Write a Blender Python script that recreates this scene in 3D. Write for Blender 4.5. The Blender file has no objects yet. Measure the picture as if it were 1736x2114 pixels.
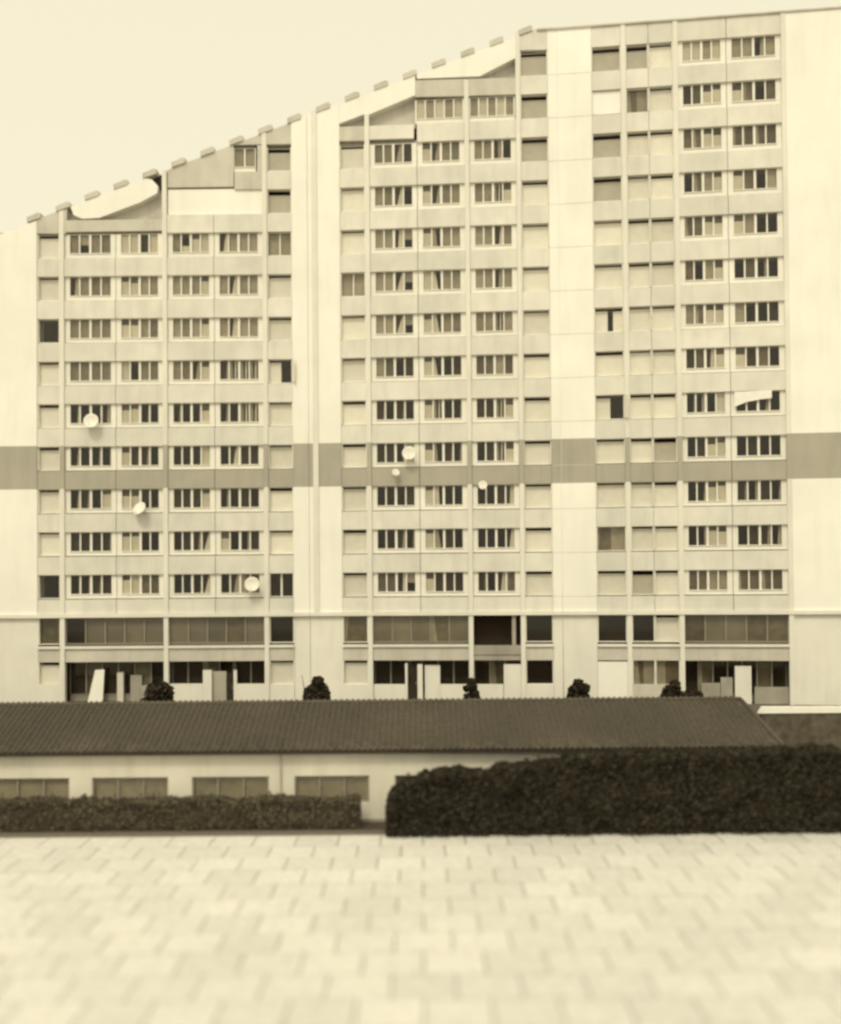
import bpy, bmesh, math, random
from mathutils import Matrix, Vector
random.seed(7)
R = math.radians
sc = bpy.context.scene
col = sc.collection

# ------------------------------------------------------------------ camera
CAM_Z = 11.6                      # a third-floor window across the court
TH, RO, FPX, CY = 0.0179351, 0.00826401, 2240.0, 1131.86   # pitch, roll, focal length and principal point (photo 1736 px wide)
cd = bpy.data.cameras.new('camera')
cam = bpy.data.objects.new('camera', cd)
col.objects.link(cam)
sc.camera = cam
cam.matrix_world = Matrix.Translation((0, 0, CAM_Z)) @ Matrix.Rotation(math.pi/2 + TH, 4, 'X') @ Matrix.Rotation(-RO, 4, 'Z')
cd.sensor_fit = 'HORIZONTAL'
cd.sensor_width = 36
cd.lens = 36 * FPX / 1736
cd.shift_y = (CY - 1057) / 1736
cd.clip_end = 2000
cd.dof.use_dof = True
cd.dof.focus_distance = 63.0
cd.dof.aperture_fstop = 0.068

# ------------------------------------------------------------------ light
SUN_EL, SUN_AZ = 50.0, 197.0      # azimuth clockwise from +Y: behind the camera, a little to the left
w = bpy.data.worlds.new('World')
sc.world = w
w.use_nodes = True
nt = w.node_tree
nt.nodes.clear()
sky = nt.nodes.new('ShaderNodeTexSky')
sky.sky_type = 'NISHITA'
sky.sun_disc = False
sky.sun_elevation = R(SUN_EL)
sky.sun_rotation = R(SUN_AZ)
sky.air_density = 1.0
sky.dust_density = 6.0
bw = nt.nodes.new('ShaderNodeRGBToBW')
flat = nt.nodes.new('ShaderNodeMath'); flat.operation = 'MULTIPLY_ADD'      # thin overcast evens the sky out
flat.inputs[1].default_value = 0.35; flat.inputs[2].default_value = 6.7
tint = nt.nodes.new('ShaderNodeVectorMath'); tint.operation = 'SCALE'
tint.inputs[0].default_value = (1.0, 0.922, 0.69)
bg = nt.nodes.new('ShaderNodeBackground'); bg.inputs['Strength'].default_value = 0.12
wo = nt.nodes.new('ShaderNodeOutputWorld')
nt.links.new(sky.outputs[0], bw.inputs[0]); nt.links.new(bw.outputs[0], flat.inputs[0])
nt.links.new(flat.outputs[0], tint.inputs['Scale']); nt.links.new(tint.outputs[0], bg.inputs['Color'])
nt.links.new(bg.outputs[0], wo.inputs[0])

sl = bpy.data.lights.new('sun', 'SUN')
sl.energy = 1.25
sl.angle = R(14.0)
sl.color = (1.0, 0.935, 0.72)
sun = bpy.data.objects.new('sun', sl)
col.objects.link(sun)
sd = Vector((math.sin(R(SUN_AZ))*math.cos(R(SUN_EL)), math.cos(R(SUN_AZ))*math.cos(R(SUN_EL)), math.sin(R(SUN_EL))))
sun.rotation_euler = sd.to_track_quat('Z', 'Y').to_euler()

sc.view_settings.view_transform = 'Standard'
sc.view_settings.look = 'None'
sc.view_settings.exposure = 0.09
sc.view_settings.gamma = 1.0
sc.cycles.filter_width = 2.6
sc.cycles.max_bounces = 6
sc.cycles.transparent_max_bounces = 8

# ------------------------------------------------------------------ materials
def mat(name, c, rough=0.85, var=0.12, scale=2.0, streak=0.0, bump=0.0, bscale=30.0, grain=0.0, wave=None, spec=0.3, patch=0.0):
    m = bpy.data.materials.new(name)
    m.use_nodes = True
    n = m.node_tree; b = n.nodes['Principled BSDF']
    b.inputs['Roughness'].default_value = rough
    b.inputs['Specular IOR Level'].default_value = spec
    tc = n.nodes.new('ShaderNodeNewGeometry')
    L = n.links
    nz = n.nodes.new('ShaderNodeTexNoise'); nz.inputs['Scale'].default_value = scale; nz.inputs['Detail'].default_value = 6
    L.new(tc.outputs['Position'], nz.inputs['Vector'])
    mr = n.nodes.new('ShaderNodeMapRange')
    mr.inputs['From Min'].default_value = 0.3; mr.inputs['From Max'].default_value = 0.7
    mr.inputs['To Min'].default_value = 1 - var; mr.inputs['To Max'].default_value = 1 + var*0.6
    L.new(nz.outputs['Fac'], mr.inputs['Value'])
    fac = mr.outputs[0]
    def mul(a, bsock):
        q = n.nodes.new('ShaderNodeMath'); q.operation = 'MULTIPLY'
        L.new(a, q.inputs[0]); L.new(bsock, q.inputs[1]); return q.outputs[0]
    if streak:                                   # rain runs: noise stretched along z
        mp = n.nodes.new('ShaderNodeMapping'); mp.inputs['Scale'].default_value = (1.7, 1.7, 0.22)
        L.new(tc.outputs['Position'], mp.inputs['Vector'])
        s2 = n.nodes.new('ShaderNodeTexNoise'); s2.inputs['Scale'].default_value = 1.0; s2.inputs['Detail'].default_value = 5
        L.new(mp.outputs[0], s2.inputs['Vector'])
        r2 = n.nodes.new('ShaderNodeMapRange'); r2.inputs['From Min'].default_value = 0.48; r2.inputs['From Max'].default_value = 0.85
        r2.inputs['To Min'].default_value = 1; r2.inputs['To Max'].default_value = 1 - streak
        L.new(s2.outputs['Fac'], r2.inputs['Value']); fac = mul(fac, r2.outputs[0])
    if patch:                                    # broad worn patches
        s3 = n.nodes.new('ShaderNodeTexNoise'); s3.inputs['Scale'].default_value = 0.22; s3.inputs['Detail'].default_value = 4
        L.new(tc.outputs['Position'], s3.inputs['Vector'])
        r3 = n.nodes.new('ShaderNodeMapRange'); r3.inputs['From Min'].default_value = 0.4; r3.inputs['From Max'].default_value = 0.65
        r3.inputs['To Min'].default_value = 1 - patch; r3.inputs['To Max'].default_value = 1
        L.new(s3.outputs['Fac'], r3.inputs['Value']); fac = mul(fac, r3.outputs[0])
    if grain:                                    # tells one piece from the next
        oi = n.nodes.new('ShaderNodeObjectInfo')
        r4 = n.nodes.new('ShaderNodeMapRange'); r4.inputs['To Min'].default_value = 1 - grain; r4.inputs['To Max'].default_value = 1 + grain*0.5
        L.new(oi.outputs['Random'], r4.inputs['Value']); fac = mul(fac, r4.outputs[0])
    vm = n.nodes.new('ShaderNodeVectorMath'); vm.operation = 'SCALE'
    vm.inputs[0].default_value = c
    L.new(fac, vm.inputs['Scale']); L.new(vm.outputs[0], b.inputs['Base Color'])
    h = None
    if wave:
        sx = n.nodes.new('ShaderNodeSeparateXYZ'); L.new(tc.outputs['Position'], sx.inputs[0])
        q = n.nodes.new('ShaderNodeMath'); q.operation = 'MULTIPLY'; q.inputs[1].default_value = wave
        L.new(sx.outputs[2], q.inputs[0])
        s = n.nodes.new('ShaderNodeMath'); s.operation = 'SINE'; L.new(q.outputs[0], s.inputs[0]); h = s.outputs[0]
    elif bump:
        bz = n.nodes.new('ShaderNodeTexNoise'); bz.inputs['Scale'].default_value = bscale; bz.inputs['Detail'].default_value = 4
        L.new(tc.outputs['Position'], bz.inputs['Vector']); h = bz.outputs['Fac']
    if h is not None:
        bp = n.nodes.new('ShaderNodeBump'); bp.inputs['Strength'].default_value = bump or 0.4; bp.inputs['Distance'].default_value = 0.02
        L.new(h, bp.inputs['Height']); L.new(bp.outputs[0], b.inputs['Normal'])
    return m

def glass_mat(name, refl=0.5):
    m = bpy.data.materials.new(name); m.use_nodes = True
    n = m.node_tree; n.nodes.clear(); L = n.links
    tr = n.nodes.new('ShaderNodeBsdfTransparent'); tr.inputs[0].default_value = (0.88, 0.87, 0.84, 1)
    gl = n.nodes.new('ShaderNodeBsdfGlossy'); gl.inputs['Roughness'].default_value = 0.04; gl.inputs['Color'].default_value = (0.9, 0.88, 0.84, 1)
    lw = n.nodes.new('ShaderNodeLayerWeight'); lw.inputs['Blend'].default_value = 0.5
    pw_ = n.nodes.new('ShaderNodeMath'); pw_.operation = 'POWER'; pw_.inputs[1].default_value = 4.0
    fr = n.nodes.new('ShaderNodeMath'); fr.operation = 'MULTIPLY_ADD'; fr.inputs[1].default_value = 0.6; fr.inputs[2].default_value = 0.028
    L.new(lw.outputs['Facing'], pw_.inputs[0]); L.new(pw_.outputs[0], fr.inputs[0])
    gz = n.nodes.new('ShaderNodeNewGeometry'); nz = n.nodes.new('ShaderNodeTexNoise'); nz.inputs['Scale'].default_value = 0.8
    bp = n.nodes.new('ShaderNodeBump'); bp.inputs['Strength'].default_value = 0.05
    L.new(gz.outputs['Position'], nz.inputs['Vector']); L.new(nz.outputs['Fac'], bp.inputs['Height']); L.new(bp.outputs[0], gl.inputs['Normal'])
    mx = n.nodes.new('ShaderNodeMixShader'); o = n.nodes.new('ShaderNodeOutputMaterial')
    L.new(fr.outputs[0], mx.inputs[0]); L.new(tr.outputs[0], mx.inputs[1]); L.new(gl.outputs[0], mx.inputs[2]); L.new(mx.outputs[0], o.inputs[0])
    return m

def leaf_mat(name, c, var=0.45):
    return mat(name, c, rough=0.7, var=var, scale=3.0, spec=0.25)

M = dict(
    paint=mat('white_wall_paint', (0.77, 0.745, 0.675), var=0.05, scale=0.6, streak=0.10, patch=0.07, bump=0.1),
    pier=mat('pale_render', (0.88, 0.86, 0.79), var=0.04, scale=0.4, streak=0.07, patch=0.05, bump=0.1),
    spandrel=mat('precast_panel', (0.745, 0.72, 0.65), var=0.07, scale=0.9, streak=0.14, grain=0.06, patch=0.10, bump=0.15),
    grey=mat('grey_concrete', (0.60, 0.57, 0.50), var=0.10, scale=0.8, streak=0.2, patch=0.12, bump=0.2),
    midgrey=mat('weathered_grey_concrete', (0.36, 0.335, 0.285), var=0.15, scale=0.9, streak=0.2, bump=0.2),
    band=mat('taupe_band_paint', (0.40, 0.375, 0.315), var=0.07, scale=0.5, streak=0.15, bump=0.1),
    frame=mat('white_window_frame', (0.80, 0.775, 0.70), rough=0.5, var=0.05, grain=0.05),
    bar=mat('grey_metal_bar', (0.27, 0.245, 0.20), rough=0.5, var=0.1),
    cur_b=mat('grey_blind', (0.29, 0.265, 0.215), var=0.25, scale=0.5, grain=0.2),
    frame_low=mat('cream_shop_frame', (0.62, 0.59, 0.51), rough=0.6, var=0.08),
    shut=mat('cream_shutter', (0.70, 0.665, 0.57), rough=0.6, var=0.05, wave=157.0, bump=0.25, grain=0.16),
    shut_white=mat('white_shutter', (0.85, 0.83, 0.77), rough=0.5, var=0.03, wave=157.0, bump=0.2),
    shut_grey=mat('grey_shutter', (0.42, 0.385, 0.315), rough=0.6, var=0.08, wave=157.0, bump=0.25),
    room=mat('dim_room', (0.040, 0.026, 0.015), var=0.4, scale=0.7),  # the darkness of unlit rooms, put into the colour
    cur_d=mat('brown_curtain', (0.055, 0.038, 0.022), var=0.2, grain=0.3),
    cur_m=mat('grey_net_curtain', (0.20, 0.17, 0.125), var=0.25, grain=0.35),
    cur_g=mat('light_net_curtain', (0.47, 0.43, 0.35), var=0.15, grain=0.15),
    cur_haze=mat('hazed_net_curtain', (0.36, 0.325, 0.255), var=0.2, grain=0.3),  # net curtain with haze lightened into its colour
    cur_l=mat('white_curtain', (0.80, 0.76, 0.66), var=0.08, grain=0.1),
    glass=glass_mat('window_glass'),
    dark=mat('dark_recess', (0.035, 0.026, 0.018), var=0.3),
    steel=mat('galvanised_steel', (0.45, 0.43, 0.38), rough=0.45, var=0.1, spec=0.5),
    dish=mat('pale_dish_enamel', (0.78, 0.75, 0.67), rough=0.5, var=0.06, grain=0.05),
    tile=mat('dark_clay_tile', (0.112, 0.096, 0.073), rough=0.9, var=0.25, scale=5.0, grain=0.22, patch=0.2, bump=0.2),
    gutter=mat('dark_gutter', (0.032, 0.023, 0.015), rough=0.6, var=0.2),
    lowwall=mat('cream_render', (0.74, 0.70, 0.60), var=0.07, scale=0.6, streak=0.16, patch=0.10, bump=0.25),
    slab=mat('pale_paving', (0.68, 0.66, 0.61), rough=0.95, var=0.12, scale=2.6, patch=0.05, grain=0.08, bump=0.3),
    bed=mat('joint_sand', (0.16, 0.14, 0.11), rough=1.0, var=0.25, scale=4),
    stone=mat('dark_stone', (0.11, 0.095, 0.07), rough=0.95, var=0.35, scale=2.5, streak=0.3, bump=0.4),
    soil=mat('dark_soil', (0.07, 0.056, 0.04), rough=1.0, var=0.3, scale=3),
    ground=mat('dusty_ground', (0.33, 0.30, 0.24), rough=1.0, var=0.2, scale=0.5),
    terrace=mat('terrace_asphalt', (0.13, 0.115, 0.09), rough=0.95, var=0.2, scale=1.2),
    hedge=leaf_mat('hedge_leaf', (0.12, 0.103, 0.068)),
    hedge_dark=leaf_mat('dark_hedge_leaf', (0.045, 0.037, 0.024)),
    bush=leaf_mat('bush_leaf', (0.040, 0.031, 0.019)),
    bark=mat('bark', (0.06, 0.045, 0.03), rough=0.95, var=0.3, scale=8),
    carpaint=mat('cream_car_paint', (0.62, 0.59, 0.51), rough=0.25, var=0.02, spec=0.6),
    rubber=mat('tyre_rubber', (0.025, 0.022, 0.018), rough=0.8),
    cloth=mat('white_cloth', (0.82, 0.80, 0.73), rough=0.9, var=0.06),
    flag=mat('red_lamp', (0.12, 0.05, 0.03), rough=0.3),
)

# ------------------------------------------------------------------ helpers
def link(name, me, parent=None, loc=(0, 0, 0)):
    o = bpy.data.objects.new(name, me)
    col.objects.link(o)
    o.location = loc
    if parent is not None: o.parent = parent
    return o
def tag(o, label=None, cat=None, group=None, kind=None):
    if label: o['label'] = label
    if cat: o['category'] = cat
    if group: o['group'] = group
    if kind: o['kind'] = kind
    return o
def empty(name, loc, rz=0, label=None, cat=None, group=None):
    o = link(name, None, None, loc)
    o.rotation_euler = (0, 0, rz)
    o.empty_display_size = 0.5
    return tag(o, label, cat, group)
class MB:
    def __init__(s): s.v = []; s.f = []
    def box(s, x0, x1, y0, y1, z0, z1):
        b = len(s.v)
        s.v += [(x0,y0,z0),(x1,y0,z0),(x1,y1,z0),(x0,y1,z0),(x0,y0,z1),(x1,y0,z1),(x1,y1,z1),(x0,y1,z1)]
        s.f += [tuple(b+i for i in q) for q in ((0,3,2,1),(4,5,6,7),(0,1,5,4),(1,2,6,5),(2,3,7,6),(3,0,4,7))]
        return s
    def prism(s, pts, y0, y1):                     # (x, z) outline drawn through from y0 to y1
        b = len(s.v); n = len(pts)
        s.v += [(x, y0, z) for x, z in pts] + [(x, y1, z) for x, z in pts]
        s.f.append(tuple(b+i for i in range(n))); s.f.append(tuple(b+n+i for i in reversed(range(n))))
        for i in range(n):
            j = (i+1) % n; s.f.append((b+i, b+n+i, b+n+j, b+j))
        return s
    def poly(s, pts):
        b = len(s.v); s.v += pts; s.f.append(tuple(range(b, b+len(pts)))); return s
    def tube(s, p0, p1, r0, r1=None, n=8):
        r1 = r0 if r1 is None else r1
        p0 = Vector(p0); p1 = Vector(p1); d = (p1-p0).normalized()
        a = d.orthogonal().normalized(); c = d.cross(a)
        b = len(s.v)
        for p, r in ((p0, r0), (p1, r1)):
            for i in range(n):
                t = 2*math.pi*i/n
                s.v.append(tuple(p + a*math.cos(t)*r + c*math.sin(t)*r))
        for i in range(n):
            j = (i+1) % n; s.f.append((b+i, b+j, b+n+j, b+n+i))
        s.f.append(tuple(b+i for i in reversed(range(n)))); s.f.append(tuple(b+n+i for i in range(n)))
        return s
    def mesh(s, name, m, fix=True, smooth=False):
        me = bpy.data.meshes.new(name)
        me.from_pydata(s.v, [], s.f)
        if fix:
            bm = bmesh.new(); bm.from_mesh(me)
            bmesh.ops.recalc_face_normals(bm, faces=bm.faces); bm.to_mesh(me); bm.free()
        me.materials.append(M[m])
        if smooth: me.polygons.foreach_set('use_smooth', [True]*len(me.polygons))
        return me
    def build(s, name, m, parent=None, loc=(0,0,0), fix=True, smooth=False):
        return link(name, s.mesh(name, m, fix, smooth), parent, loc)

CACHE = {}
def piece(name, m, parent, x0, x1, y0, y1, z0, z1, org=(0, 0, 0)):
    """a box as an object of its own, its origin at its centre; alike boxes share one mesh"""
    d = (round(x1-x0, 3), round(y1-y0, 3), round(z1-z0, 3))
    key = (name, m, d)
    if key not in CACHE:
        CACHE[key] = MB().box(-d[0]/2, d[0]/2, -d[1]/2, d[1]/2, -d[2]/2, d[2]/2).mesh(name, m)
    return link(name, CACHE[key], parent, ((x0+x1)/2-org[0], (y0+y1)/2-org[1], (z0+z1)/2-org[2]))

def ray(px, py):
    """direction through a point of the photograph, for measuring the place off it"""
    x = px - 868.0; y = CY - py
    c, s = math.cos(RO), math.sin(RO)
    xr = x*c + y*s; yr = -x*s + y*c
    ct, st = math.cos(TH), math.sin(TH)
    return Vector((xr, FPX*ct - yr*st, FPX*st + yr*ct))
def at_depth(px, py, Y):
    d = ray(px, py); t = Y/d.y
    return Vector((d.x*t, Y, CAM_Z + d.z*t))
def at_height(px, py, Z):
    d = ray(px, py); t = (Z-CAM_Z)/d.z
    return Vector((d.x*t, d.y*t, Z))

# ================================================================== GROUND
TERR = 2.9
def structure(name, mb, m, loc=(0,0,0)):
    return tag(mb.build(name, m, None, loc), kind='structure')
structure('ground', MB().poly([(-400,-60,-0.06),(400,-60,-0.06),(400,600,-0.06),(-400,600,-0.06)]), 'ground')
court = structure('forecourt_paving', MB().box(-24, 24, 20, 48.35, -0.05, -0.012), 'bed')
terr = structure('terrace', MB().box(-60, 60, 56.2, 120, -0.05, TERR), 'terrace')
structure('planting_bed', MB().box(-30, 30, 48.36, 49.9, -0.05, -0.004), 'soil')

S = 1.8
yy = 20.4
r = 0
while yy + S < 48.4:
    hw = min(23.8, 0.405*(yy+S) + 2.6)
    n = int(hw/S) + 1
    for i in range(-n, n):
        x = (i + (0.5 if r % 2 else 0))*S
        if yy < 25: continue
        o = piece('paving_slab', 'slab', court, x+0.022, x+S-0.022, yy+0.022, yy+S-0.022, -0.035, 0.0)
        o.location.z += random.uniform(-0.004, 0.006)
        o.rotation_euler = (random.uniform(-.0025,.0025), random.uniform(-.0025,.0025), 0)
    yy += S; r += 1

# ================================================================== APARTMENT BLOCKS
H0 = CAM_Z - 0.2853           # head of the first full row of windows
FL = 2.8
def T(n): return H0 + FL*n - TERR     # window heads, in block coordinates
T_M2 = T(-2) - 0.09
PL = [(70.68254, -0.00971744), (70.143300, -0.0842229), (70.6113, -0.135893)]
KX = [None, (70.68254-70.1433)/(0.00971744-0.0842229), (70.1433-70.6113)/(0.0842229-0.135893)]
LBL = ['left section of pale apartment slab under the lowest steps of its sloping roofline',
       'middle section of pale apartment slab between the two blank vertical piers',
       'right section of pale apartment slab, tallest and flat roofed']
BL = []
for j, (a, k) in enumerate(PL):
    X0 = [KX[1], KX[1], KX[2]][j]
    BL.append(empty('apartment_block', (X0, a+k*X0, TERR), math.atan(k), LBL[j], 'apartment building', 'sections of the apartment slab'))
def uz(j, px, py):
    a, k = PL[j]
    d = ray(px, py)
    t = a/(d.y - k*d.x)
    p = d*t
    return ((p.x - BL[j].location.x)*math.sqrt(1+k*k), p.z + CAM_Z - TERR)
def U(j, px, py=800): return uz(j, px, py)[0]
def roofy(px): return 425 - 0.3806*(px-128)         # the sloping roofline
ROOF = T(12) + 1.35

UE = [(U(0,-150), 0.0), (0.0, (KX[2]-KX[1])*math.sqrt(1+PL[1][1]**2)), (0.0, U(2, 1880))]   # block ends
for j in range(3):
    b = BL[j]
    # body of the block: a sheet coloured dark like unlit rooms behind the windows, then the solid mass, under the roof's outline
    if j == 0: prof = [(UE[0][0], 0), (0, 0), (0, uz(0, 640, roofy(640)+16)[1]), (UE[0][0], uz(0,-150,roofy(-150)+16)[1])]
    elif j == 1:
        e = UE[1][1]
        prof = [(0,0),(e,0),(e,ROOF-.1),(uz(1,1112,60)[0],ROOF-.1),(0,uz(1,650,roofy(650)+16)[1])]
    else: prof = [(0,0),(UE[2][1],0),(UE[2][1],ROOF-.1),(0,ROOF-.1)]
    MB().prism(prof, 1.3, 1.42).build('dark_room_backing', 'room', b)
    MB().prism(prof, 1.43, 12.0).build('rear_wall', 'grey', b)
    top = {0: 8, 1: 10, 2: 12}[j]
    for n in range(-1, top+1):
        piece('floor_slab', 'midgrey', b, UE[j][0]+.05, UE[j][1]-.05, 0.32, 1.28, T(n)+0.04, T(n)+0.24)

SILLH = 1.61
def columns(j, px, ptop, wd=0.295):
    u = U(j, px); z1 = ptop
    for z0, zz, m in ((0, T(2)+.02, 'paint'), (T(2)+.02, T(3)+.06, 'band'), (T(3)+.06, z1, 'paint')):
        if zz > z0: piece('column', m, BL[j], u-wd/2, u+wd/2, -0.07, 0.34, z0, zz)

def zt(j, px, py): return uz(j, px, py)[1]
columns(0, 128, zt(0,128,436)); columns(0, 341, zt(0,341,352)); columns(0, 548, zt(0,548,275))
columns(1, 761, zt(1,761,236)); columns(1, 968, zt(1,968,165)); columns(1, 1075, ROOF-.05)
columns(2, 1294, ROOF-.05); columns(2, 1402, ROOF-.05); columns(2, 1627, ROOF-.05)

def pier(j, u0, u1, top0, top1):
    b = BL[j]
    for z0, z1, m, d in ((0, T(-1)+.002, 'paint', .10), (T(-1)+.003, T(2)+.02, 'pier', -.03), (T(2)+.02, T(3)+.06, 'band', -.03)):
        piece('pier', m, b, u0, u1, d, 1.29, z0, z1)
    MB().prism([(u0,T(3)+.06),(u1,T(3)+.06),(u1,top1),(u0,top0)], -0.03, 1.29).build('pier', 'pier', b)
pier(0, UE[0][0], U(0, 76.3), zt(0,-150,roofy(-150)+10), zt(0,74,roofy(74)+10))
pier(0, U(0, 604.3), -0.012, zt(0,605,roofy(605)+8), zt(0,640,roofy(640)+8))
pier(1, 0.012, U(1, 703.6), zt(1,650,roofy(650)+8), zt(1,702,roofy(702)+8))
pier(1, U(1, 1137.3), UE[1][1]-.012, ROOF-.05, ROOF-.05)
pier(2, 0.012, U(2, 1227.7), ROOF-.05, ROOF-.05)
pier(2, U(2, 1631.8), UE[2][1], ROOF-.05, ROOF-.05)
# the joint between the first two sections, closed by a white cover strip
MB().box(U(1,646),U(1,657),-0.12,-0.031,T(-1)+.2,zt(1,651,228)).build('joint_cover', 'paint', BL[1])
# cast-joint lines of the blank piers
for n in range(-1, 13):
    for j, p0, p1 in ((1, 1138, None), (2, None, 1226)):
        x0 = U(j, p0) if p0 else 0.012; x1 = U(j, p1) if p1 else UE[j][1]-.012
        piece('cast_joint', 'grey', BL[j], x0, x1, -0.034, -0.029, T(n)+1.16, T(n)+1.195)

# bays: (left, right) on the photograph; kind B = four-light window, S = shuttered opening
BAYS = {0: [('S',77,123),('B',133,238),('B',239,336),('B',346,442),('B',443,543),('S',553,604)],
        1: [('S',704,756),('B',766,864),('B',865,963),('B',973,1070),('S',1080,1137)],
        2: [('S',1228,1289),('S',1299,1346),('S',1346.6,1397),('B',1407,1508),('B',1509,1622)]}

def sheet(pts_top, pts_bot, y, amp, name, m, parent, z_off=0):
    """a hanging cloth: two rails of points joined by folds"""
    n = 10
    mb = MB()
    for i in range(n+1):
        t = i/n
        dy = amp*math.sin(t*n*2.2 + z_off)
        (xa, za), (xb, zb) = pts_top; (xc, zc), (xd, zd) = pts_bot
        mb.v.append((xa+(xb-xa)*t, y+dy*.6, za+(zb-za)*t)); mb.v.append((xc+(xd-xc)*t, y+dy, zc+(zd-zc)*t))
    for i in range(n): mb.f.append((2*i, 2*i+2, 2*i+3, 2*i+1))
    return mb.build(name, m, parent, fix=False, smooth=True)

def hang(s, x0, x1, zb, zt_, y, win):
    """the curtain or blind behind one light; s says how it is drawn"""
    w_ = x1-x0; h = zt_-zb; ph = random.random()*6
    def sh(a, b, c, d, z0, z1, m, yy=y):
        sheet(((x0+w_*a, z1), (x0+w_*b, z1)), ((x0+w_*c, z0), (x0+w_*d, z0)), yy, 0.012, 'curtain', m, win, ph)
    if s == 'd':
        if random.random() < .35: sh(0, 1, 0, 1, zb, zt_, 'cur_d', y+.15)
        if random.random() < .25: q_ = random.uniform(.7, .9); sh(q_, 1.02, q_-random.uniform(0, .15), 1.02, zb, zt_, 'cur_g')
    elif s == 'm':
        sh(0, 1, 0, 1, zb, zt_, 'cur_m')
        if random.random() < .35: q_ = random.uniform(.15, .45); sh(-.02, q_, -.02, q_+random.uniform(-.1, .2), zb, zt_, 'cur_g', y-.05)
    elif s == 'M': sh(0, 1, 0, 1, zb, zt_, 'cur_haze')
    elif s == 'B': sheet(((x0, zt_), (x1, zt_)), ((x0, zb), (x1, zb)), y-.05, .004, 'curtain', 'cur_b', win, ph)
    elif s == 'g': sh(0, 1, 0, 1, zb, zt_, 'cur_g')
    elif s == 'l': sh(0, 1, 0, 1, zb, zt_, 'cur_l', y-.03)
    elif s == 't':
        k = random.uniform(.62, .8)
        sh(-.02, 1.02, -.04, 1.04, zb, zb+h*k, 'cur_l', y-.04); sh(0, 1, 0, 1, zb, zt_, 'cur_m', y+.04)
    elif s == 'r':
        a_ = random.uniform(.5, .85); c_ = random.uniform(.1, .6); sh(a_, 1.02, c_, 1.02, zb, zt_, random.choice(['cur_l', 'cur_l', 'cur_g']), y-.03); sh(0, 1, 0, 1, zb, zt_, 'cur_d', y+.1)
    elif s == 'q':
        sh(-.02, random.uniform(.15, .5), -.02, random.uniform(.4, .8), zb, zt_, random.choice(['cur_l', 'cur_g']), y-.03)
    elif s == 's':
        sh(0, .3, 0, .34, zb, zt_, 'cur_g'); sh(.55, .75, .52, .72, zb, zt_, 'cur_l')
    elif s == 'b': sh(0, 1, 0, 1, zb+h*.48, zt_, 'cur_g')
    elif s == 'D': sh(0, 1, 0, 1, zb, zb+h*.38, 'cur_l', y-.04)

def big_window(j, p0, p1, n, states, head=None, sill=SILLH, apron=0.31, side=0.33, fm='frame', base='glass'):
    b = BL[j]; z = T(n) if head is None else head
    u0, u1 = U(j, p0)+.004, U(j, p1)-.004
    uc = (u0+u1)/2; w_ = u1-u0; hw = w_/2
    k = len(states)
    bot = -sill+.055
    gz0 = bot+apron; gz1 = -0.03
    key = ('win', round(w_, 2), k, sill, apron, fm)
    gx0 = -hw+side; gw = (w_-2*side)
    mull = [0.085 if (k != 4 or i != 2) else 0.15 for i in range(1, k)]
    pw = (gw - sum(mull))/k
    xs = []; x = gx0
    for i in range(k):
        xs.append((x, x+pw)); x += pw + (mull[i] if i < k-1 else 0)
    if key not in CACHE:
        mb = MB()
        mb.box(-hw, gx0, .16, .25, bot, 0.0); mb.box(gx0+gw, hw, .16, .25, bot, 0.0)
        mb.box(gx0, gx0+gw, .16, .25, gz1, 0.0); mb.box(gx0, gx0+gw, .16, .25, bot, gz0)
        mb.box(gx0-.03, gx0+gw+.03, .10, .158, gz0-.05, gz0-.005)      # sill
        for i in range(k-1): mb.box(xs[i][1], xs[i+1][0], .165, .245, gz0, gz1)
        CACHE[key] = mb.mesh('window', fm)
    win = link('window', CACHE[key], b, (uc, 0, z))
    for i, s in enumerate(states):
        piece('pane', base, win, xs[i][0]+.002, xs[i][1]-.002, .205, .215, gz0+.002, gz1-.002)
        hang(s, xs[i][0]-.02, xs[i][1]+.02, gz0-.02, gz1+.0, .33, win)
    return win

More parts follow.
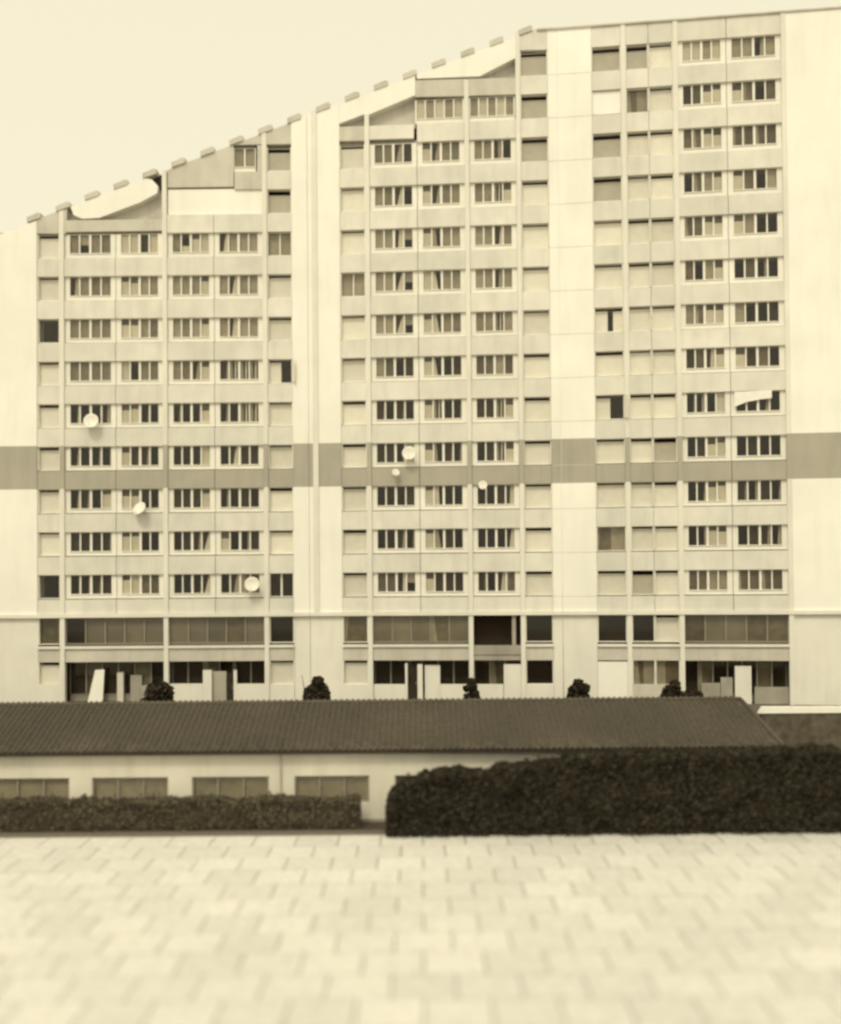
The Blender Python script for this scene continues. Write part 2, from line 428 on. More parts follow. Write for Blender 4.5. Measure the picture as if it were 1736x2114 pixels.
def small_window(j, p0, p1, n, s='c', head=None, sill=SILLH):
    b = BL[j]; z = T(n) if head is None else head
    u0, u1 = U(j, p0)+.004, U(j, p1)-.004
    uc = (u0+u1)/2; hw = (u1-u0)/2; bot = -sill+.055; f = 0.055 if hw > .6 else .04
    key = ('sm', round(hw, 2), sill, 'frame')
    if key not in CACHE:
        mb = MB().box(-hw, -hw+f, .05, .36, bot, 0).box(hw-f, hw, .05, .36, bot, 0)
        mb.box(-hw+f, hw-f, .20, .36, bot, bot+.05).box(-hw+f, hw-f, .30, .42, -.03, 0)
        CACHE[key] = mb.mesh('window', 'frame')
    win = link('window', CACHE[key], b, (uc, 0, z))
    x0, x1 = -hw+f+.004, hw-f-.004
    zb = bot+.052; zh = -.032
    def shutter(a, c, z0, z1, m, y=.32):
        if y > .2 and z1 == zh: z1 -= random.uniform(.08, .18) + (.10 if m == 'shut_grey' else 0)
        o = piece('roller_shutter', m, win, x0+(x1-x0)*a, x0+(x1-x0)*c, y, y+.03, z0, z1); return o
    def light(a, c):
        piece('pane', 'glass', win, x0+(x1-x0)*a, x0+(x1-x0)*c, .362, .37, zb, zh)
    if s == 'c': shutter(0, 1, zb, zh, 'shut')
    elif s == 'g': shutter(0, 1, zb, zh, 'shut_grey')
    elif s == 'v': shutter(0, 1, zb, zh, 'shut_white', .16)
    elif s == 'h':
        shutter(0, 1, zb+.5, zh, 'shut'); light(0, 1)
    elif s == 'p':                               # two net-curtained lights
        light(0, .47); light(.53, 1); piece('mullion', 'frame', win, x0+(x1-x0)*.472, x0+(x1-x0)*.528, .30, .358, zb, zh)
        hang('g', x0, x0+(x1-x0)*.48, zb, zh, .44, win); hang('g', x0+(x1-x0)*.52, x1, zb, zh, .44, win)
    elif s == 'k':                               # half shut, one light dark
        shutter(0, .52, zb, zh, 'shut'); light(.53, 1)
        MB().box(0,.5,-.02,.02,zb,zh).build('casement', 'frame', win, (x1, .1, 0)).rotation_euler = (0, 0, R(-62))
    elif s == 'n':                               # a narrow dark gap
        shutter(0, .46, zb, zh, 'shut'); light(.465, .655); shutter(.66, 1, zb, zh, 'shut')
    elif s == 'o':
        light(0, .44); light(.52, 1); piece('mullion', 'frame', win, x0+(x1-x0)*.442, x0+(x1-x0)*.518, .30, .358, zb, zh)
    elif s == 'e':                               # two curtains, one grey
        light(0, 1); hang('m', x0, x0+(x1-x0)*.5, zb, zh, .44, win); hang('g', x0+(x1-x0)*.5, x1, zb, zh, .44, win)
    elif s == 'u':                               # unlit, glazed
        light(0, 1)
    elif s == 'z':                               # grey net curtain
        light(0, 1); hang('m', x0, x1, zb, zh, .44, win)
    return win

BIG = {  # rows from the top floor that has the bay down to row 0
 (0,1): ('mbmm rmmm mmmm mmmm mddr dddd dddt dddd dddd', 8),
 (0,2): ('lldl ttgg ttmm ldmm ttdd tddd ttdd ttdd tlmm', 8),
 (0,3): ('mDtl ggmt gmgt mmrt dddt dddl dddt dddr dddr', 8),
 (0,4): ('rggg grgg grgg dsss ddss drdd dmdd tddd drmm', 8),
 (1,1): ('mmrd mmrd ggrb ggrb ggrb gmdd dddd dddl dddd mmrd mmrb', 10),
 (1,2): ('trmm trmm tqgg lqgg tqmm tqdd tsdd tqdd tqdd tqdd tddd', 10),
 (1,3): ('mmrd mmst ggrm ggrg mmsg mmgm ddst ddst dddr dddr ddrm', 10),
 (2,3): ('llgl dmtt mmtt dmgt mmtt mdgt gmtt dmrt dddl ddtt ddtt ddtt mmgg', 12),
 (2,4): ('ggdg tmdm mmmm tmdg tgdd dmdd gddd tdmd dddd dddd dddd dddd mmmm', 12)}
SML = {
 (0,0): ('ccuccccc', None), }
SMALLS = {(0,0): ('c c u c c c c c u', 8), (0,5): ('g g p c c k c c c c o', 10),
 (1,0): ('c c c p c c c c c c c', 10), (1,4): ('g g g c c c c c c c c c c', 12),
 (2,0): ('g v g g c c n c k c c e c', 12), (2,1): ('g e c c c c c c c c c c g', 12), (2,2): ('c c c c c c c c c g c c c', 12)}
# the leftmost column: its lights read shuttered but for two dark ones
SMALLS[(0,0)] = ('c c u c c c c c u', 8)

for j, bays in BAYS.items():
    b = BL[j]
    for i, (kd, p0, p1) in enumerate(bays):
        if kd == 'B':
            st, top = BIG[(j, i)]
            for q, s in enumerate(st.split()):
                n = top-q
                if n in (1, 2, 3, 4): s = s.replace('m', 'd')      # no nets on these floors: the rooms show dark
                if j < 2 and n >= 5+j: s = s.replace('m', 'M')      # upper nets get a paler colour that carries the washed-out haze
                big_window(j, p0, p1, n, s)
        else:
            st, top = SMALLS[(j, i)]
            for q, s in enumerate(st.split()):
                small_window(j, p0, p1, top-q, s)
        # spandrel over row n fills up to the next opening
        ut, u1 = U(j, p0)+.003, U(j, p1)-.003
        if j == 0 and kd == 'B': ut += 0
        last = {0: 7, 1: 9, 2: 11}[j]
        if j == 0 and i in (3, 4): last = 8
        if j == 0 and i == 5: last = 9
        if j == 1 and i in (2, 3): last = 10
        if j == 1 and i == 4: last = 11
        for n in range(-1, last+1):
            m = 'band' if n == 2 else 'spandrel'
            z0, z1 = T(n)+.002, T(n)+FL-SILLH
            if n == -1: z0 = T(-1)+.25
            dy = random.uniform(-.008, .008); piece('spandrel_panel', m, b, ut, u1, dy, .30+dy, z0, z1)
# continuous first-floor beam over the ground-floor storeys
for j in range(3):
    piece('floor_beam', 'paint', BL[j], UE[j][0]+.012, UE[j][1]-.012, -0.14, .298, T(-1)+.004, T(-1)+.245)

# ------------------------------------------------------------------ stepped roof
def wall(j, name, m, pts, y0, y1):
    return MB().prism([uz(j, *p) for p in pts], y0, y1).build(name, m, BL[j])
rf = roofy
wall(0, 'gable_wall', 'grey', [(76,482),(136,482),(138,rf(138)+8),(76,rf(76)+8)], -0.01, 11.8)
wall(0, 'parapet', 'grey', [(134,479),(134,455),(336,452),(336,476)], 0.0, .30)
wall(0, 'gable_wall', 'grey', [(133,456),(133,rf(133)+16),(336,rf(336)+14),(336,453)], .55, 11.8)
wall(0, 'roof_slope', 'pier', [(146,rf(146)+9),(298,rf(298)+8),(314,rf(314)+17),(326,384),(325,399),(290,418),(205,450),(170,452),(152,444)], -0.04, 11.7)
wall(0, 'shade_panel', 'dark', [(309,rf(309)+12),(332,rf(332)+8),(332,386),(327,388),(318,372)], .40, .545)  # dark panel painted in for the shaded corner at the slope's end
wall(0, 'gable_wall', 'grey', [(346,387),(346,rf(346)+8),(482,rf(482)+8),(482,385)], 0.02, 11.8)
wall(0, 'gable_wall', 'grey', [(484,299),(484,rf(484)+8),(603,rf(603)+8),(603,297)], 0.0, 11.8)
wall(0, 'gable_wall', 'grey', [(530.5,384),(531,300),(542,300),(542,384)], 0.0, .3)
big_window(0, 484, 530, 10, 'gg', side=.06)
piece('spandrel_panel', 'grey', BL[0], U(0,484,380), U(0,543,380), .004, .30, T(9)+.02, T(10)-SILLH)
wall(0, 'loggia_panel', 'pier', [(346,446),(346,390),(543,388),(543,443)], .12, .30)
wall(1, 'gable_wall', 'grey', [(698,262),(698,rf(698)+16),(857,rf(857)+14),(857,258)], .55, 11.8)
wall(1, 'roof_slope', 'pier', [(700,rf(700)+8),(857,rf(857)+8),(857,197),(762,237),(750,237),(700,256)], -0.04, 11.7)
wall(1, 'parapet', 'grey', [(698,291),(698,262),(756,260),(756,290)], .0, .30)
wall(1, 'parapet', 'spandrel', [(760,288),(760,260),(854,256.3),(854,285.3)], .0, .30)
wall(1, 'parapet', 'grey', [(855,200),(855,166),(963,163),(963,198)], .0, .30)
wall(1, 'parapet', 'grey', [(966,197.5),(966,163),(1069,160),(1069,194.5)], .0, .30)
wall(1, 'gable_wall', 'grey', [(860,165),(860,rf(860)+16),(1069,rf(1069)+14),(1069,159)], .55, 11.8)
wall(1, 'roof_slope', 'pier', [(860,rf(860)+8),(1068,rf(1068)+8),(1068,118),(990,158),(860,163)], -0.04, 11.7)
big_window(1, 861, 963, 11, 'lglgl', side=.10)
big_window(1, 973, 1069, 11, 'glglg', side=.10)
wall(1, 'parapet', 'spandrel', [(1072,104),(1072,rf(1072)+8),(1110,58),(1137,57),(1137,102)], .0, .30)
for i, (kd, p0, p1) in enumerate(BAYS[2]):
    piece('parapet', 'spandrel', BL[2], U(2,p0)+.006, U(2,p1)-.006, 0, .30, T(12)+.002, ROOF-.052)
for j, a0, a1 in ((1, U(1,1108,60), UE[1][1]), (2, 0.0, UE[2][1])):
    piece('coping', 'grey', BL[j], a0, a1-.01, -0.12, .5, ROOF-.048, ROOF+.06)
# the row of caps that climbs along the roof edge
cx = 11
while cx < 1115:
    if cx > 70:
        j = 0 if cx < 632 else 1
        y = rf(cx)
        p = [(cx-14, y+13), (cx-15, y+3), (cx+8, y-7), (cx+14, y-6), (cx+14, y+3)]
        wall(j, 'roof_cap', 'grey', p, -.10, 1.2)
    cx += 59.65

# ------------------------------------------------------------------ the two storeys at the foot
def shopband(j, p0, p1, states, m='bar'):
    return big_window(j, p0, p1, -1, states, head=T(-1)-.002, sill=1.86, apron=.14, side=.06, fm=m)
small_window(0, 77, 123, -1, 'z', sill=1.80); shopband(0, 133, 336, 'dBBBB'); shopband(0, 346, 543, 'BBBmB'); small_window(0, 553, 604, -1, 'u', sill=1.80)
small_window(1, 704, 756, -1, 'z', sill=1.80); shopband(1, 766, 963, 'BBBmB'); small_window(1, 1080, 1137, -1, 'u', sill=1.80)
piece('balcony_parapet', 'midgrey', BL[1], U(1,973), U(1,1070), .05, .3, T_M2+.35, T_M2+.95)
piece('balcony_post', 'midgrey', BL[1], U(1,1052), U(1,1060), .1, .3, T_M2+.95, T(-1))
small_window(2, 1228, 1289, -1, 'u', sill=1.80); small_window(2, 1299, 1346, -1, 'u', sill=1.80); small_window(2, 1346.6, 1397, -1, 'c', sill=1.80)
shopband(2, 1407, 1622, 'mBBmm')
for j, bays in BAYS.items():
    segs = {0: [(77,123),(133,336),(346,543),(553,604)], 1: [(704,756),(766,963),(973,1070),(1080,1137)], 2: [(1228,1289),(1299,1397),(1407,1622)]}[j]
    for p0, p1 in segs:
        dark = p0 == 973
        z1 = T(-1)-1.86
        if not dark: piece('ledge', 'paint', BL[j], U(j,p0)+.004, U(j,p1)-.004, -.10, .30, z1-.16, z1-.004)
        piece('spandrel_panel', 'midgrey' if dark else 'grey', BL[j], U(j,p0)+.006, U(j,p1)-.006, .03, .30, T_M2, (T_M2+.3) if dark else z1-.165)
# ground floor: what stands inside the recessed bays
def item(j, name, m, x0, x1, yt, yb, d0, d1):
    edge = {e for q in BAYS[j] for e in q[1:]}
    za, zb = uz(j, (x0+x1)/2, yt)[1], uz(j, (x0+x1)/2, yb)[1]
    ua, ub = (U(j, x, 800 if x in edge else 1410) for x in (x0, x1))
    ua += .004; ub -= .004
    return piece(name, m, BL[j], ua, ub, d0, d1, 0 if yb >= 1440 else zb, za)
wall(0, 'leaning_panel', 'pier', [(176,1456),(193,1384),(212,1383),(208,1456)], .35, .42)
item(0,'pillar','frame_low',236,249,1390,1450,.6,.9); item(0,'partition','midgrey',262,286,1396,1450,.8,.9)
item(0,'dwarf_wall','midgrey',290,336,1416,1450,.3,.5); item(0,'dwarf_wall','paint',346,418,1412,1450,.1,.3)
item(0,'pillar','paint',418,436,1384,1450,.1,.4); item(0,'partition','band',436,465,1387,1450,.4,.5)
for j, p0, p1, st in ((0,133,336,'dmddBd'),(0,346,543,'ddmddd'),(1,766,963,'ddmddd'),(1,973,1070,'dmd'),(2,1407,1622,'dmdddmd')):
    big_window(j, p0, p1, -2, st, head=T_M2-.004, sill=T_M2, apron=.5, side=.05, fm='bar').location.y += .78
d = item(0,'door','dark',466,481,1390,1450,.35,.40); piece('handle','steel',d,.15,.19,-.10,-.03,-.05,.05)
item(0,'pillar','paint',481.5,488,1384,1450,.1,.4); item(0,'dwarf_wall','paint',488,543,1412,1450,.1,.3)
small_window(0, 553, 604, -2, 'c', head=T_M2-.002, sill=1.62); item(0,'dwarf_wall','paint',553,604,1413,1450,.02,.3)
small_window(0, 77, 123, -2, 'c', head=T_M2-.002, sill=1.62); item(0,'dwarf_wall','paint',77,123,1413,1450,.02,.3)
item(1,'dwarf_wall','paint',766,836,1413,1450,.1,.3); item(1,'pillar','paint',836,841,1370,1450,.1,.4)
d = item(1,'door','dark',841.5,861,1372,1450,.4,.45); piece('handle','steel',d,.2,.24,-.10,-.03,-.05,.05)
item(1,'pillar','paint',861.5,872,1372,1450,.1,.4); item(1,'partition','paint',876,908,1374,1450,.35,.5)
item(1,'dwarf_wall','paint',908.5,963,1413,1450,.1,.3); item(1,'dwarf_wall','paint',973,1039,1413,1450,.1,.3)
item(1,'pillar','paint',1040,1070,1372,1450,.1,.5)
small_window(1, 704, 756, -2, 'c', head=T_M2-.002, sill=1.62); item(1,'dwarf_wall','paint',704,756,1413,1450,.02,.3)
small_window(1, 1080, 1137, -2, 'u', head=T_M2-.002, sill=1.62); item(1,'dwarf_wall','paint',1080,1137,1413,1450,.02,.3)
item(2,'garage_door','shut_white',1228,1289,1366,1450,.05,.12)
small_window(2, 1299, 1346, -2, 'e', head=T_M2-.002, sill=1.62); small_window(2, 1346.6, 1397, -2, 'z', head=T_M2-.002, sill=1.62)
item(2,'dwarf_wall','grey',1299,1397,1413,1450,.02,.3)
item(2,'dwarf_wall','midgrey',1450,1489,1412,1450,.5,.7); item(2,'partition','midgrey',1490,1515,1400,1450,.5,.6)
item(2,'pillar','paint',1519,1553,1376,1450,.3,.6); item(2,'dwarf_wall','midgrey',1560,1622,1420,1450,.4,.6)

# ------------------------------------------------------------------ satellite dishes and cloths on the facade
def dish(j, px, py, dia, label, tilt=14, pan=0):
    u, z = uz(j, px, py)
    b = BL[j]
    p = b.matrix_basis @ Vector((u, -0.42, z))
    root = empty('satellite_dish', p, b.rotation_euler.z + R(pan), label, 'satellite dish', 'satellite dishes on the facade')
    rr = dia/2; mb = MB(); nr, ns = 4, 20
    rot = Matrix.Rotation(R(-tilt), 3, 'X')
    def pt(q, t, off):
        rad = rr*q
        v = Vector((rad*math.cos(t), -0.0 + -(q*q)*rr*0.28 + off, rad*math.sin(t)))
        return tuple(rot @ v)
    for off in (0, .02):
        base = len(mb.v)
        mb.v.append(pt(0, 0, off))
        for k in range(1, nr+1):
            for i in range(ns): mb.v.append(pt(k/nr, 2*math.pi*i/ns, off))
        for i in range(ns): mb.f.append((base, base+1+i, base+1+(i+1) % ns))
        for k in range(nr-1):
            for i in range(ns):
                a = base+1+k*ns
                mb.f.append((a+i, a+ns+i, a+ns+(i+1) % ns, a+(i+1) % ns))
    n1 = 1+nr*ns
    for i in range(ns):
        a = 1+(nr-1)*ns
        mb.f.append((a+i, a+(i+1) % ns, n1+a+(i+1) % ns, n1+a+i))
    mb.build('reflector', 'dish', root, smooth=True)
    tip = Vector((0, -rr*1.15, -rr*.35))
    MB().tube((0, -rr*.2, -rr*.97), tip, .012).build('feed_arm', 'steel', root)
    MB().tube(tip, tip+Vector((0, .1, .05)), .035).build('feed_horn', 'frame', root)
    MB().tube((0, .03, 0), (0, .42, -.05), .022).tube((0, .42, -.2), (0, .42, .15), .03).build('bracket', 'steel', root)
dish(0, 193, 872, 1.0, 'large satellite dish in the leftmost window bay of its row, above the taupe band')
dish(0, 523, 1207, .98, 'round satellite dish at the lowest window row, left of the first pier')
dish(1, 846, 938, .92, 'satellite dish beside windows inside the taupe band row, middle section')
dish(1, 997, 1003, .58, 'small satellite dish just under the taupe band near the second pier')
dish(1, 818, 977, .5, 'smallest satellite dish, hung on the taupe band itself', 20, 25)
dish(0, 293, 1052, .95, 'tilted satellite dish below two half curtained windows, under the taupe band', 30, -25)

def drape(j, pts, y, label, name='hung_cloth', cat='cloth'):
    n = len(pts)//2
    mb = MB()
    top, bot = pts[:n], list(reversed(pts[n:]))
    for k in range(n):
        for f_ in (0, .5, 1):
            px = top[k][0]+(bot[k][0]-top[k][0])*f_; py = top[k][1]+(bot[k][1]-top[k][1])*f_
            u, z = uz(j, px, py); mb.v.append((u, y+.012*math.sin(k*2.1)-.01*f_, z))
    for k in range(n-1):
        for q in (0, 1):
            a = k*3+q; mb.f.append((a, a+3, a+4, a+1))
    c = Vector(mb.v[len(mb.v)//2]); mb.v = [tuple(Vector(v)-c) for v in mb.v]
    o = mb.build(name, 'cloth', None, fix=False)
    md = o.modifiers.new('thickness', 'SOLIDIFY'); md.thickness = .012
    o.location = BL[j].matrix_basis @ c; o.rotation_euler = BL[j].rotation_euler
    return tag(o, label, cat)
drape(2, [(1516,809),(1541,808),(1567,806.5),(1593,805.5),(1593,822),(1567,825),(1541,830),(1516,840)], .0, 'white cloth blind stretched across an upper right window', 'cloth_blind', 'blind')

# ================================================================== LOW TILED BUILDING
DY = 50.0
el = at_depth(105, 1551, DY); er = at_depth(1600, 1545, DY)
EZ = (el.z+er.z)/2
xl, xr = at_depth(-170, 1550, DY).x, at_depth(1618, 1545, DY).x
DEP = 4.5
RZ = at_depth(800, 1450, DY+DEP).z
hipx = at_depth(1528, 1450, DY+DEP).x
low = empty('low_building', ((xl+xr)/2, DY+.5, 0), 0, 'single storey pale building with dark tiled hipped roof, in front of the tower', 'building')
ox, oy = low.location.x, low.location.y
def LB(x0, x1, y0, y1, z0, z1, name, m): return piece(name, m, low, x0-ox, x1-ox, y0-oy, y1-oy, z0, z1)
wy = DY+.45
win_x = []
for a, b_ in ((-120,-60),(-20,143),(190,347),(396,555),(608,762),(815,970),(1022,1178),(1230,1386),(1438,1560)):
    win_x.append((at_depth(a,1605,wy).x, at_depth(b_,1605,wy).x))
WT, WB = at_depth(400,1604,wy).z, 0.75
# wall built round its openings
segx = xl+.5
LB(xl+.5, xr-.6, wy, wy+.3, WT, EZ-.02, 'front_wall', 'lowwall')
LB(xl+.5, xr-.6, wy, wy+.3, -.02, WB, 'front_wall', 'lowwall')
for a, b_ in win_x:
    if a > segx: LB(segx, a, wy, wy+.3, WB, WT, 'wall_pier', 'lowwall')
    segx = b_
LB(segx, xr-.6, wy, wy+.3, WB, WT, 'wall_pier', 'lowwall')
LB(xr-.9, xr-.6, wy+.301, wy+9, 0, EZ-.02, 'side_wall', 'lowwall')
LB(xl+.5, xl+.8, wy+.301, wy+9, 0, EZ-.02, 'side_wall', 'lowwall')
LB(xl+.8, xr-.9, wy+1.4, wy+1.5, 0, EZ-.02, 'dark_room_backing', 'room')  # dark sheet standing in for the shade of the rooms
LB(xl+.5, xr-.6, wy+8.7, wy+9, 0, EZ-.02, 'rear_wall', 'lowwall')
for i, (a, b_) in enumerate(win_x):
    a = max(a, xl+.55)
    w_ = b_-a; mb = MB()
    h = WT-WB
    mb.box(-w_/2,-w_/2+.07,0,.09,0,h).box(w_/2-.07,w_/2,0,.09,0,h).box(-w_/2+.07,w_/2-.07,0,.09,h-.07,h).box(-w_/2+.07,w_/2-.07,0,.09,0,.07)
    for k in (1, 2): mb.box(-w_/2+w_*k/3-.03,-w_/2+w_*k/3+.03,.005,.085,.07,h-.07)
    wn = mb.build('window', 'midgrey', low, ((a+b_)/2-ox, wy+.12-oy, WB))
    for k in range(3):
        piece('pane', 'glass', wn, -w_/2+w_*k/3+(.072 if k==0 else .032), -w_/2+w_*(k+1)/3-(.072 if k==2 else .032), .04, .05, .072, h-.072)
    sheet(((-w_/2+.05,h-.05),(w_/2-.05,h-.05)),((-w_/2+.05,.02),(w_/2-.05,.02)), .16, .02, 'curtain', 'cur_g', wn, i)
dp = at_depth(580, 1600, wy)
MB().tube((dp.x-ox, wy-.06-oy, .05), (dp.x-ox, wy-.06-oy, EZ-.1), .035).build('downpipe', 'cur_g', low)
LB(xl, xr, DY-.03, DY+.09, EZ-.16, EZ+.00, 'gutter', 'gutter')
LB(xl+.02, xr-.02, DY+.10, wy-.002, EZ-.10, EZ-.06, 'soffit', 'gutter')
# roof planes
slope = math.atan2(RZ-EZ, DEP); SLn = math.hypot(RZ-EZ, DEP)
hxl = xl-.5
rm = MB()
rm.poly([(xl-ox,DY-oy,EZ),(xr-ox,DY-oy,EZ),(hipx-ox,DY+DEP-oy,RZ),(xl-ox,DY+DEP-oy,RZ)])
rm.poly([(xr-ox,DY-oy,EZ),(xr-ox,DY+2*DEP-oy,EZ),(hipx-ox,DY+DEP-oy,RZ)])
rm.poly([(xr-ox,DY+2*DEP-oy,EZ),(xl-ox,DY+2*DEP-oy,EZ),(xl-ox,DY+DEP-oy,RZ),(hipx-ox,DY+DEP-oy,RZ)])
rm.poly([(xl-ox,DY-oy,EZ),(xl-ox,DY+DEP-oy,RZ),(xl-ox,DY+2*DEP-oy,EZ)])
roof = rm.build('roof', 'tile', low)
# pantiles: the two lowest courses one by one, the rest joined
TW, TL = .28, .36
def tile_geo(mb, x, s, jit):
    """one pantile whose lower edge lies at slope length s"""
    prof = [(0,.0),(.05,.07),(.10,.095),(.15,.07),(.20,.0),(.29,.004)]
    b = len(mb.v)
    cs, sn = math.cos(slope), math.sin(slope)
    for ss, lift in ((s-.03, .022+jit), (s+TL, .0)):
        for px_, hh in prof:
            hgt = hh+lift
            mb.v.append((x+px_, DY + ss*cs - hgt*sn - oy, EZ + ss*sn + hgt*cs))
    n = len(prof)
    for i in range(n-1): mb.f.append((b+i, b+i+1, b+n+i+1, b+n+i))
    for i in range(n-1):                         # butt end
        p, q = mb.v[b+i], mb.v[b+i+1]
        k = len(mb.v); mb.v += [(p[0],p[1]+.01,p[2]-.03),(q[0],q[1]+.01,q[2]-.03)]
        mb.f.append((b+i, k, k+1, b+i+1))
rest = MB()
proto = MB(); tile_geo(proto, 0, 0, 0)
pm = proto.mesh('tile', 'tile', fix=False, smooth=False)
rows_ = int(SLn/TL)+1
cols_ = int((xr-xl)/TW)
cnt = 0
c0 = int((at_depth(-10,1545,DY).x - xl)/TW)
for rr in range(rows_):
    s = rr*TL
    xmax = xr + (hipx-xr)*min(1, (s+TL)/SLn) - TW
    for c in range(cols_):
        x = xl + c*TW
        if x > xmax: break
        if rr < 2 and c >= c0 and cnt < 299:
            o = link('tile', pm, roof, (x-ox, s*math.cos(slope), s*math.sin(slope)+random.uniform(0,.008)))
            cnt += 1
        else: tile_geo(rest, x-ox, s, random.uniform(0, .012))
tag(rest.build('roof_tiles', 'tile', roof, fix=False), kind='stuff')
MB().tube((xl-ox,DY+DEP-oy,RZ+.02),(hipx-ox,DY+DEP-oy,RZ+.02),.12).tube((hipx-ox,DY+DEP-oy,RZ+.02),(xr-ox,DY-oy,EZ+.05),.11).build('ridge_tile', 'tile', low, smooth=True)

# retaining wall of the terrace
rw = empty('retaining_wall', (0, 56.1, 0), 0, 'dark stone wall with a pale coping, past the right end of the tiled roof', 'wall')
tx = at_depth(1570, 1465, 56).x
tz = at_depth(1600, 1460, 56).z
MB().box(-60, tx, -.15, .09, -.04, TERR+.25).box(tx, 60, -.15, .09, -.04, tz-.30).build('wall_face', 'stone', rw)
MB().prism([(tx-.1, tz-.30), (60, tz-.30), (60, tz-.1), (tx+.1, tz+.02)], -.22, .16).build('coping', 'pier', rw)

# ================================================================== HEDGES AND BUSHES
def leaves(mb, pts, size, nrm=None):
    for p in pts:
        a = Vector((random.gauss(0,1), random.gauss(0,1), random.gauss(0,1))).normalized()
        t = a.orthogonal().normalized(); s = size*random.uniform(.6, 1.35)
        b_ = a.cross(t).normalized()*s*.55; t = t*s
        b = len(mb.v)
        mb.v += [tuple(p-t), tuple(p+b_), tuple(p+t), tuple(p-b_)]
        mb.f.append((b, b+1, b+2, b+3))
from mathutils import noise as nz_
def hedge(name, x0, x1, y0, y1, hfun, label, m, dens, size, rough=.5):
    root = empty(name, ((x0+x1)/2, (y0+y1)/2, 0), 0, label, 'hedge')
    ox_, oy_ = root.location.x, root.location.y
    # woody core
    core = MB(); n = max(4, int((x1-x0)/.5))
    prev = None
    for i in range(n+1):
        x = x0+.12+(x1-x0-.24)*i/n; h = max(.3, hfun(x)-.14-.12*rough)
        ring = [(x-ox_, y0+.30-oy_, .02), (x-ox_, y0+.34-oy_, h), (x-ox_, y1-.2-oy_, h), (x-ox_, y1-.16-oy_, .02)]
        b = len(core.v); core.v += ring
        if i: core.f += [(b-4+k, b-3+k, b+1+k, b+k) for k in range(3)]
        if i in (0, n): core.f.append((b, b+1, b+2, b+3))
    core.build('inner_growth', m, root)
    fol = MB(); pts = []
    L = x1-x0
    for _ in range(int(dens*L*4.2)):
        x = random.uniform(x0, x1); h = hfun(x)
        h += rough*(.34*nz_.noise(Vector((x*.55, 3, 0))) + .22*nz_.noise(Vector((x*1.6, 9, 0))) + .12*nz_.noise(Vector((x*4, 1, 0))))
        q = random.random()
        d_ = h/(h+ (y1-y0)*.9)
        if q < d_*.55: p = Vector((x, y0+random.uniform(-.03,.16), random.uniform(.03, h)))
        elif q < d_*.64: p = Vector((x, y1-random.uniform(-.03,.16), random.uniform(.03, h)))
        else: p = Vector((x, random.uniform(y0, y1), h-abs(random.gauss(0,.13))))
        bul = max(-.08, rough*.45*nz_.noise(Vector((p.x*.7, p.z*.9, 5))))
        if p.y < (y0+y1)/2: p.y -= bul
        pts.append(p-Vector((ox_, oy_, 0)))
    for xe, sg in ((x0, 1), (x1, -1)):
        h = hfun(xe)
        for _ in range(int(dens*h*(y1-y0)*1.3)):
            pts.append(Vector((xe+sg*random.uniform(-.05,.15)-ox_, random.uniform(y0,y1)-oy_, random.uniform(.03,h))))
    leaves(fol, pts, size)
    sh_ = []
    for _ in range(int(L*3*rough)):
        x = random.uniform(x0+.4, x1-.4); h = hfun(x); l_ = random.uniform(.15, .5); dx = random.gauss(0, .12)
        for q in range(10):
            sh_.append(Vector((x-ox_+dx*q/10, random.uniform(y0, y0+.7)*0+y0+.45-oy_, h-.1+l_*q/10)))
    leaves(fol, sh_, size*.9)
    fol.build('foliage', m, root, fix=False)
    st = MB()
    x = x0+.4
    while x < x1-.3:
        st.tube((x-ox_, (y0+y1)/2-oy_, -.02), (x-ox_+random.uniform(-.1,.1), (y0+y1)/2-oy_, hfun(x)*.6), .05, .03, 6); x += .8
    st.build('stem', 'bark', root)
LH0, LH1 = at_depth(-60,1690,48.9).x, at_depth(742,1690,48.9).x
hedge('clipped_hedge', LH0, LH1, 48.55, 49.55, lambda x: 1.30, 'low clipped hedge under the windows of the low tiled building', 'hedge', 210, .075)
RH0, RH1 = at_depth(800,1690,47.6).x, at_depth(1850,1690,47.6).x
def rh(x):
    t = (x-RH0)/(RH1-RH0)
    h = 2.42 + .95*min(1, t/.46) + .35*max(0, t-.46)
    e = min(1, max(0, (x-RH0))/1.5); f = min(1, max(0, RH1-x)/3.0)      # it rounds off at both ends
    return max(.5, h*(.55+.45*math.sqrt(1-(1-e)**2))*(.35+.65*math.sqrt(1-(1-f)**2)))
hedge('overgrown_hedge', RH0, RH1, 46.9, 48.5, rh, 'tall dark overgrown hedge hiding the right half of the low building', 'hedge_dark', 420, .10, 1.0)

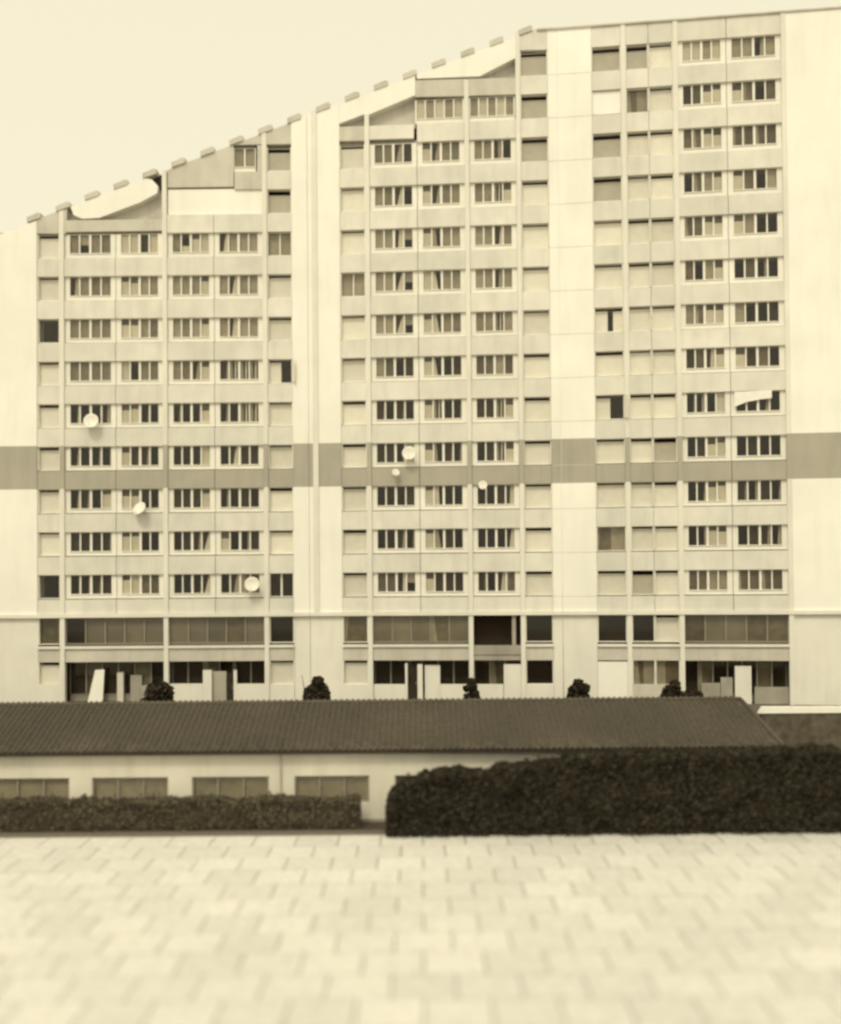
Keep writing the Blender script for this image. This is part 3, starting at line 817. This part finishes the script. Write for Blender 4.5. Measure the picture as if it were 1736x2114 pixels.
def bush(px0, px1, ptop, dep, label, lean=0, m='bush', twig=False, prof=None):
    a = at_depth(px0, 1440, dep); b = at_depth(px1, 1440, dep); top = at_depth((px0+px1)/2, ptop, dep).z
    cx_ = (a.x+b.x)/2; rw_ = (b.x-a.x)/2; h = top-TERR
    root = empty('bush', (cx_, dep, TERR), 0, label, 'bush')
    pts = []
    clumps = []
    for k in range(15):
        clumps.append((Vector((random.uniform(-.62,.62)*rw_ + lean*random.uniform(0,.4)*rw_, random.uniform(-.5,.5)*rw_, h*random.uniform(.3,.8))), random.uniform(.38,.6)*rw_))
    clumps.append((Vector((lean*.5*rw_, 0, h-.45*rw_)), .45*rw_))
    for c, r_ in clumps:
        for _ in range(330):
            d_ = Vector((random.gauss(0,1), random.gauss(0,1), random.gauss(0,1))).normalized()*r_*random.uniform(.6, 1.08)
            p = c+d_; p.z = max(.08, min(h*1.02, p.z))
            if abs(p.x) > rw_*1.05: p.x = math.copysign(rw_*random.uniform(.85,1.05), p.x)
            pts.append(p)
    for _ in range(1300):
        pts.append(Vector((random.uniform(-.9,.9)*rw_, random.uniform(-.8,.8)*rw_, random.uniform(.1,.62)*h)))
    fol = MB(); leaves(fol, pts, .10); fol.build('foliage', m, root, fix=False)
    st = MB()
    for k in range(5):
        st.tube((random.uniform(-.15,.15)*rw_, 0, -.03), (random.uniform(-.6,.6)*rw_, random.uniform(-.4,.4)*rw_, h*.75), .04, .012, 6)
    if twig: st.tube((-rw_*.5, 0, .2), (-rw_*1.02, -.05, h*1.03), .03, .015, 5)
    st.build('stem', 'bark', root)
BD = 62.0
bush(290, 356, 1408, BD, 'wide sloping dark bush behind the tiled ridge, nearest the left edge', .9)
bush(624, 680, 1396, BD, 'round dark bush with a bare twig, at the foot of the first pier', .3, twig=True)
bush(956, 989, 1400, BD, 'narrow upright dark bush below the column in the middle section')
bush(1169, 1216, 1402, BD, 'compact round bush at the foot of the second pier', .1)
bush(1364, 1412, 1404, BD, 'dark bush in front of the grey ground floor windows, right section', .4)
bush(1404, 1452, 1424, BD, 'lowest dark bush beside the right recessed ground floor bay', -.3)
